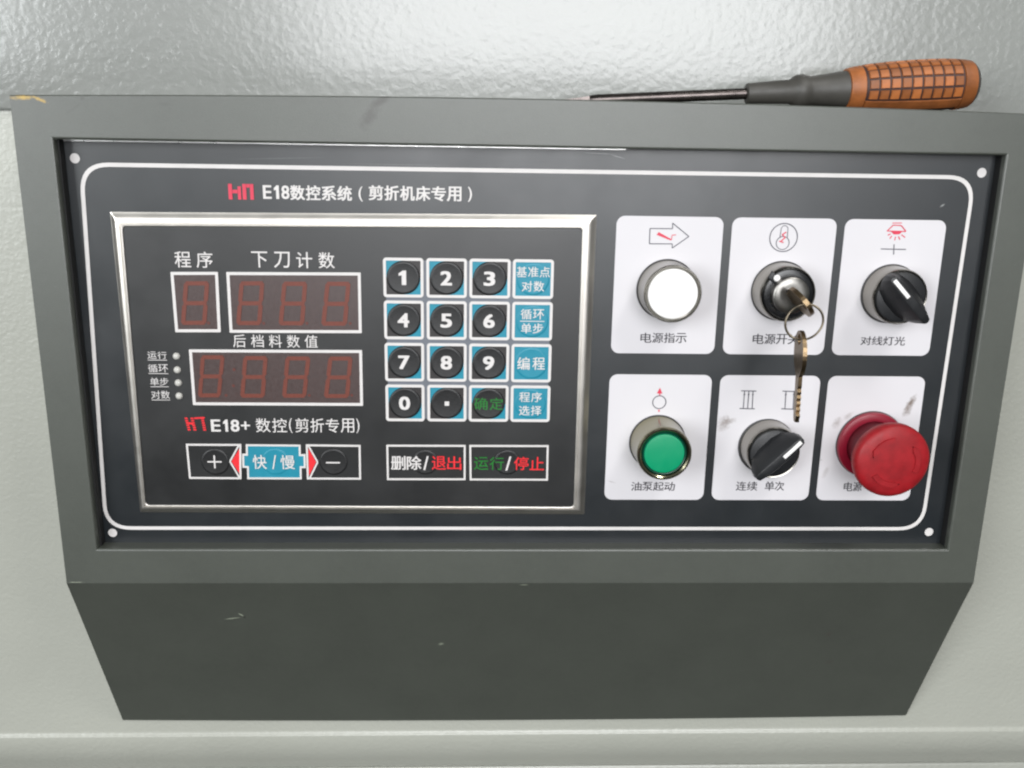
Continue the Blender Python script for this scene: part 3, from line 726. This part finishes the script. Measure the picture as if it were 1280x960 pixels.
for pp, rr_g in (((62.9, 35.5), 14.7), ((62.9, -42.3), 14.4), ((118.9, 35.4), 14.6), ((173.1, 34.6), 14.5), ((118.8, -44.1), 14.5), ((172.2, -42.8), 17.6)):  # dark rings added round the control bases as a shadow outline
    lathe('base_shade_ring', *pp, [(rr_g, .27), (rr_g, .75), (rr_g-.3, .95), (rr_g-1.2, 1.0)], M['base_shade_ring'], panel, 64)
def selector(px, ang, name, label):
    x, z = px
    s = lathe(name, x, z, [(14.1, .3), (14.1, 1.2), (13.8, 2.0), (13.6, 5), (13.4, 9.6), (13.3, 10.9), (12.9, 11.5), (12.4, 11.3), (12.2, 10.4)], M['chrome'], panel)
    s['label'] = label
    lathe('knob_disc', x, z, [(12.15, 10), (12.1, 11.6), (11.8, 12.2), (11.2, 12.5), (0, 12.6)], M['black'], s)
    ca, sa = math.cos(math.radians(ang)), math.sin(math.radians(ang))
    def L(u, v, h): return (x+u*ca-v*sa, z+u*sa+v*ca, h)
    base = [(-15.2, 0), (-13.9, 2.9), (-10, 6.0), (-4, 7.6), (4, 7.6), (10, 6.0), (13.9, 2.9), (15.2, 0)]
    top = [(-14.8, 0), (-14.2, 1.5), (-10.5, 1.9), (-4, 2.1), (5, 2.1), (11.5, 2.0), (14.0, 1.6), (14.8, 0)]
    ht = [20.6, 20.8, 21.6, 22.3, 22.6, 22.6, 22.4, 22.2]
    hm = [15.4, 14.6, 12.6, 12.3, 12.3, 12.6, 14.8, 15.6]
    vs = []
    B = base + [(u, -v) for u, v in base[-2:0:-1]]; Tt = top + [(u, -v) for u, v in top[-2:0:-1]]
    hB = hm + hm[-2:0:-1]; hT = ht + ht[-2:0:-1]
    n = len(B)
    vs = [L(u, v, h) for (u, v), h in zip(B, hB)] + [L(u, v, h) for (u, v), h in zip(Tt, hT)]
    fs = [(i, (i+1) % n, n+(i+1) % n, n+i) for i in range(n)]
    # cap and floor as strips
    for o in (0, n):
        for i in range(0, 7):
            a, b_ = i, i+1; c_, d_ = (n-i-1) % n, (n-i) % n
            f = [o+a, o+b_, o+c_, o+d_]; g = []
            for q in f:
                if q not in g: g.append(q)
            if len(g) > 2: fs.append(tuple(g))
    solid('knob_lever', vs, fs, M['black'], s, .5, 2)
    solid('pointer_line', [L(1.8, -1.05, 22.0), L(13.2, -1.05, 22.0), L(13.2, 1.05, 22.0), L(1.8, 1.05, 22.0), L(2.0, -.9, 22.85), L(13.0, -.9, 22.85), L(13.0, .9, 22.85), L(2.0, .9, 22.85)],
          [(3, 2, 1, 0), (4, 5, 6, 7), (0, 1, 5, 4), (1, 2, 6, 5), (2, 3, 7, 6), (3, 0, 4, 7)], M['line'], s, .15)
    return s
selector((173.3, 34.6), 134, 'selector_switch', 'black selector knob pointing up to the left')
selector((119.2, -44.1), 46, 'selector_switch', 'black selector knob pointing up to the right')

# emergency stop
p = (172.2, -42.8)
es = lathe('emergency_stop', *p, [(17.2, .3), (17.3, 2.0), (17.0, 3.0), (16.0, 3.5), (13.2, 3.7), (12.9, 3.4), (12.7, 3.0)], M['redflange'], panel)
es['label'] = 'red mushroom emergency stop button'
EH = 4.0
lathe('button_neck', *p, [(12.6, 2.6), (12.5, 8), (12.6, 13+EH), (13.6, 15.5+EH)], M['redneck'], es)
lathe('mushroom_head', *p, [(12.8, 13.5+EH), (15.8, 15.0+EH), (17.7, 16.6+EH), (18.3, 18.4+EH), (18.4, 20.6+EH), (18.1, 22.4+EH), (17.2, 23.6+EH), (15.4, 24.3+EH), (12.0, 24.7+EH), (8, 25.0+EH), (0, 25.1+EH)], M['redcap'], es, 72)
for a0 in (95, 215, 335):
    f = Flat(); o_ = []; i_ = []
    def hh(r): return 25.1+EH-.0022*r*r
    vs = []; fs = []; n = 14
    for k in range(n+1):
        a = math.radians(a0+k*72/n); tt = min(1, (n-k)/3.0); wd = .9 + (0 if k > 2 else .8*(k/2.0) if k else .0)
        wd = 1.5 if k < n-3 else 1.7*(n-k)/3+.05
        for r_, h_ in ((11.2-wd, .0), (11.2-wd+.25, .85), (11.2+wd-.25, .85), (11.2+wd, 0)):
            vs.append((p[0]+r_*math.cos(a), p[1]+r_*math.sin(a), hh(r_)+h_-.25))
    for k in range(n):
        for j in range(3): fs.append((k*4+j, k*4+j+1, k*4+5+j, k*4+4+j))
    fs.append((0, 1, 2, 3)); fs.append(tuple(n*4+j for j in (3, 2, 1, 0)))
    solid('turn_arrow', vs, fs, M['redcap'], es)

# ------------------------------------------------------------------ keys on their ring
lock = (118.9, 35.4)
kc = (119.0, 34.6)
def key_mesh(name, bow_w, bow_l, blade_w, blade_l, th, hole, frame, m, teeth=True):
    """frame(u, v, t) -> mm coords: u across, v along (0 at bow end, growing to the blade tip), t through"""
    n = 28; outl = []
    for i in range(n+1):                         # bow outline from one neck side round to the other
        a = math.radians(-62+ (304)*i/n)
        outl.append((bow_w/2*math.cos(a), bow_l/2-bow_l/2*math.sin(a)))
    left = [(-blade_w/2, bow_l), (-blade_w/2, bow_l+blade_l-1.5), (-blade_w/4, bow_l+blade_l)]
    right = [(blade_w/4, bow_l+blade_l)]
    k = 12
    for i in range(k):
        y = bow_l+blade_l-2-(blade_l-5)*i/k; d = (blade_w/2)-(1.0+.6*((i*37) % 5)/5 if i % 2 == 0 else .1)
        right.append((d if teeth else blade_w/2, y))
    right.append((blade_w/2, bow_l+1.5)); right.append((blade_w/2, bow_l))
    pts = outl + left + right
    b = bmesh.new()
    hp = [(hole*math.cos(2*math.pi*i/16), 4.0+hole*math.sin(2*math.pi*i/16)) for i in range(16)]
    def ring_(pp, t): return [b.verts.new(P3(*frame(u, v, t))) for u, v in pp]
    rings = []
    for t in (-th/2, th/2):
        o_ = ring_(pts, t); h_ = ring_(hp, t); rings.append((o_, h_))
        es_ = [b.edges.new((o_[i], o_[(i+1) % len(o_)])) for i in range(len(o_))] + [b.edges.new((h_[i], h_[(i+1) % 16])) for i in range(16)]
        bmesh.ops.triangle_fill(b, edges=es_, use_beauty=True)
    for q in (0, 1):
        A, B = rings[0][q], rings[1][q]
        for i in range(len(A)): b.faces.new((A[i], A[(i+1) % len(A)], B[(i+1) % len(A)], B[i]))
    bmesh.ops.recalc_face_normals(b, faces=b.faces)
    me = bpy.data.meshes.new(name); b.to_mesh(me); b.free()
    return link(name, me, m, None)
def tagt(o, label, cat, group=None):
    o['label'] = label; o['category'] = cat
    if group: o['group'] = group
d = Vector((.62, -.78)); nn = Vector((.78, .62))
# v runs from the outer end of the bow (h 38) into the lock (h 14)
k1 = key_mesh('key', 15.5, 19.5, 6.5, 8.0, 2.1, 2.4, lambda u, v, t: (kc[0]+d.x*u+nn.x*t, kc[1]+d.y*u+nn.y*t, 38.5-v), M['brass'], False)
tagt(k1, 'brass key pushed into the lock of the key switch, seen nearly edge on', 'key')
rc = (118.6, 26.6, 36.5); rr = 8.1
vs = []; fs = []; n, mseg = 56, 8
for i in range(n):
    a = 2*math.pi*i/n
    for j in range(mseg):
        bb = 2*math.pi*j/mseg; r_ = rr+.52*math.cos(bb)
        x_, z_ = r_*math.cos(a), r_*math.sin(a)
        vs.append((rc[0]+x_*.97+.1*z_, rc[1]+z_, rc[2]+.52*math.sin(bb)+.22*x_))
for i in range(n):
    for j in range(mseg): fs.append((i*mseg+j, ((i+1) % n)*mseg+j, ((i+1) % n)*mseg+(j+1) % mseg, i*mseg+(j+1) % mseg))
kr = solid('key_ring', vs, fs, M['keysteel'], None); tagt(kr, 'thin steel split ring joining the key in the lock to the hanging key', 'key ring')
ca, sa = math.cos(math.radians(97)), math.sin(math.radians(97))
k2 = key_mesh('key', 18.5, 21, 5.8, 22, 1.8, 2.6, lambda u, v, t: (rc[0]-1.0+v*.045+u*ca+t*sa, rc[1]-rr+4.3-v*.999+.0, rc[2]+.8+u*sa-t*ca - v*.02), M['brass'])
tagt(k2, 'brass key with notched blade hanging down from the split ring', 'key')

# ------------------------------------------------------------------ screwdriver on the box
A0 = Vector((12.0, 8.0, 122.1)); A1 = Vector((204.6, 8.0, 133.4))     # mm, x / depth / z
ax = (A1-A0).normalized(); LEN = (A1-A0).length
def sd_frame(s, r, ang, sq=1.0):
    """point at s along the axis, radius r, angle from the viewer's side (deg) upwards"""
    a = math.radians(ang); upv = Vector((-ax.z, 0, ax.x)); fr = Vector((0, -1, 0))
    p = A0+ax*s+fr*(r*math.cos(a))+upv*(r*math.sin(a)*sq); return (p.x*mm, p.y*mm, p.z*mm)
sd = empty('screwdriver', (A0.x*mm, A0.y*mm, .1205), 'screwdriver with orange ribbed handle lying on top of the control panel', 'screwdriver')
def sd_lathe(name, prof, m, n=32, a_range=(0, 360), parent=None, off=0):
    vs = []; fs = []
    for s, r in prof: vs += [sd_frame(s, r, 360*i/n) for i in range(n)]
    for j in range(len(prof)-1):
        for i in range(n): fs.append((j*n+i, j*n+(i+1) % n, (j+1)*n+(i+1) % n, (j+1)*n+i))
    fs.append(tuple(range(n))); fs.append(tuple((len(prof)-1)*n+i for i in range(n)))
    me = mesh(name, vs, fs); b = bmesh.new(); b.from_mesh(me); bmesh.ops.recalc_face_normals(b, faces=b.faces)
    for f in b.faces: f.smooth = True
    for e in b.edges:
        if len(e.link_faces) == 2 and e.calc_face_angle(0) > math.radians(38): e.smooth = False
    b.to_mesh(me); b.free(); return link(name, me, m, parent or sd)
# s = x - 12 roughly
blade = []
def rr_(s): return 2.55
sd_lathe('shaft', [(9, 1.5), (12, 2.3), (15, 2.55), (86, 2.6)], M['shaft'], 24)
# flattened tip
vs = []; fs = []
for s, hw, ht_ in ((-9, 1.5, .3), (2, 1.8, .9), (11, 2.0, 1.8)):
    for a, b_ in ((-1, -1), (1, -1), (1, 1), (-1, 1)):
        pnt = A0+ax*s+Vector((0, -1, 0))*(hw*a)+Vector((-ax.z, 0, ax.x))*(ht_*b_); vs.append((pnt.x*mm, pnt.y*mm, pnt.z*mm))
for j in range(2):
    for i in range(4): fs.append((j*4+i, j*4+(i+1) % 4, j*4+4+(i+1) % 4, j*4+4+i))
fs += [(0, 1, 2, 3), (8, 9, 10, 11)]
me = mesh('tip', vs, fs); b = bmesh.new(); b.from_mesh(me); bmesh.ops.recalc_face_normals(b, faces=b.faces); b.to_mesh(me); b.free()
link('blade_tip', me, M['shaft'], sd)
sd_lathe('bolster', [(84.8, 3.9), (85.2, 4.6), (92, 4.9), (105.5, 5.5), (107.2, 6.8), (108.5, 7.5), (111.5, 7.6), (113.5, 6.9), (115.5, 6.6), (124, 7.5), (131.5, 8.4), (132.5, 8.6)], M['rubber'])
def hr(s):          # handle radius
    pts = [(131, 9.0), (135, 10.0), (142, 10.9), (152, 11.6), (166, 12.0), (178, 11.9), (186, 11.4), (190, 10.6), (192, 9.2), (193, 7)]
    for (s0, r0), (s1, r1) in zip(pts, pts[1:]):
        if s <= s1: return r0+(r1-r0)*(s-s0)/(s1-s0)
    return pts[-1][1]
sd_lathe('handle_core', [(132, 8.6)]+[(s, hr(s)-.55) for s in range(133, 190, 3)]+[(190, 10.2), (191.6, 9.3), (192.6, 7.4), (193, 4)], M['groove'])
sd_lathe('handle_band', [(131.6, 8.5), (131.8, 9.2), (134.5, hr(134.5)), (138.0, hr(138.0)), (138.4, hr(138.4)-.6)], M['orange'])
sd_lathe('handle_band', [(183.6, hr(183.6)-.6), (184.0, hr(184)), (187, hr(187)), (190, hr(190)), (190.4, 10)], M['orange'])
sd_lathe('end_cap', [(190.0, 10.3), (191.0, 9.9), (192.2, 8.6), (193.0, 6.4), (193.2, 3)], M['rubber'])
def pad(name, s0, s1, a0, a1, m, ns=2, na=3, lift=0.0):
    vs = []; fs = []
    for i in range(ns+1):
        for j in range(na+1):
            s = s0+(s1-s0)*i/ns; a = a0+(a1-a0)*j/na; vs.append(sd_frame(s, hr(s)+lift, a))
    k = len(vs)
    for i in range(ns+1):
        for j in range(na+1):
            s = s0-.25+(s1-s0+.5)*i/ns; a = a0-1.2+(a1-a0+2.4)*j/na; vs.append(sd_frame(s, hr(s)-.75, a))
    W_ = na+1
    for i in range(ns):
        for j in range(na): fs.append((i*W_+j, i*W_+j+1, (i+1)*W_+j+1, (i+1)*W_+j))
    rim = [j for j in range(W_)] + [i*W_+na for i in range(1, ns+1)] + [ns*W_+j for j in range(na-1, -1, -1)] + [i*W_ for i in range(ns-1, 0, -1)]
    for q in range(len(rim)):
        a, b_ = rim[q], rim[(q+1) % len(rim)]; fs.append((a, b_, k+b_, k+a))
    me = mesh(name, vs, fs); b = bmesh.new(); b.from_mesh(me); bmesh.ops.recalc_face_normals(b, faces=b.faces)
    for f in b.faces: f.smooth = True
    for e in b.edges:
        if len(e.link_faces) == 2 and e.calc_face_angle(0) > math.radians(38): e.smooth = False
        elif len(e.link_faces) == 1: pass
    b.to_mesh(me); b.free(); return link(name, me, m, sd)
ncol = 9; s_a, s_b = 139.2, 183.2; pitch = (s_b-s_a)/ncol
for r in range(9):
    a0 = -33+26*r
    for c in range(ncol):
        skew = 0
        pad('grip_pad', s_a+c*pitch+.6, s_a+(c+1)*pitch-.6, a0+3.2, a0+22.8, M['orange'])
pad('handle_strip', 138.6, 183.4, -62, -37.5, M['orange'], 10, 3)
pad('handle_strip', 138.6, 183.4, 205, 235, M['orange'], 10, 3)
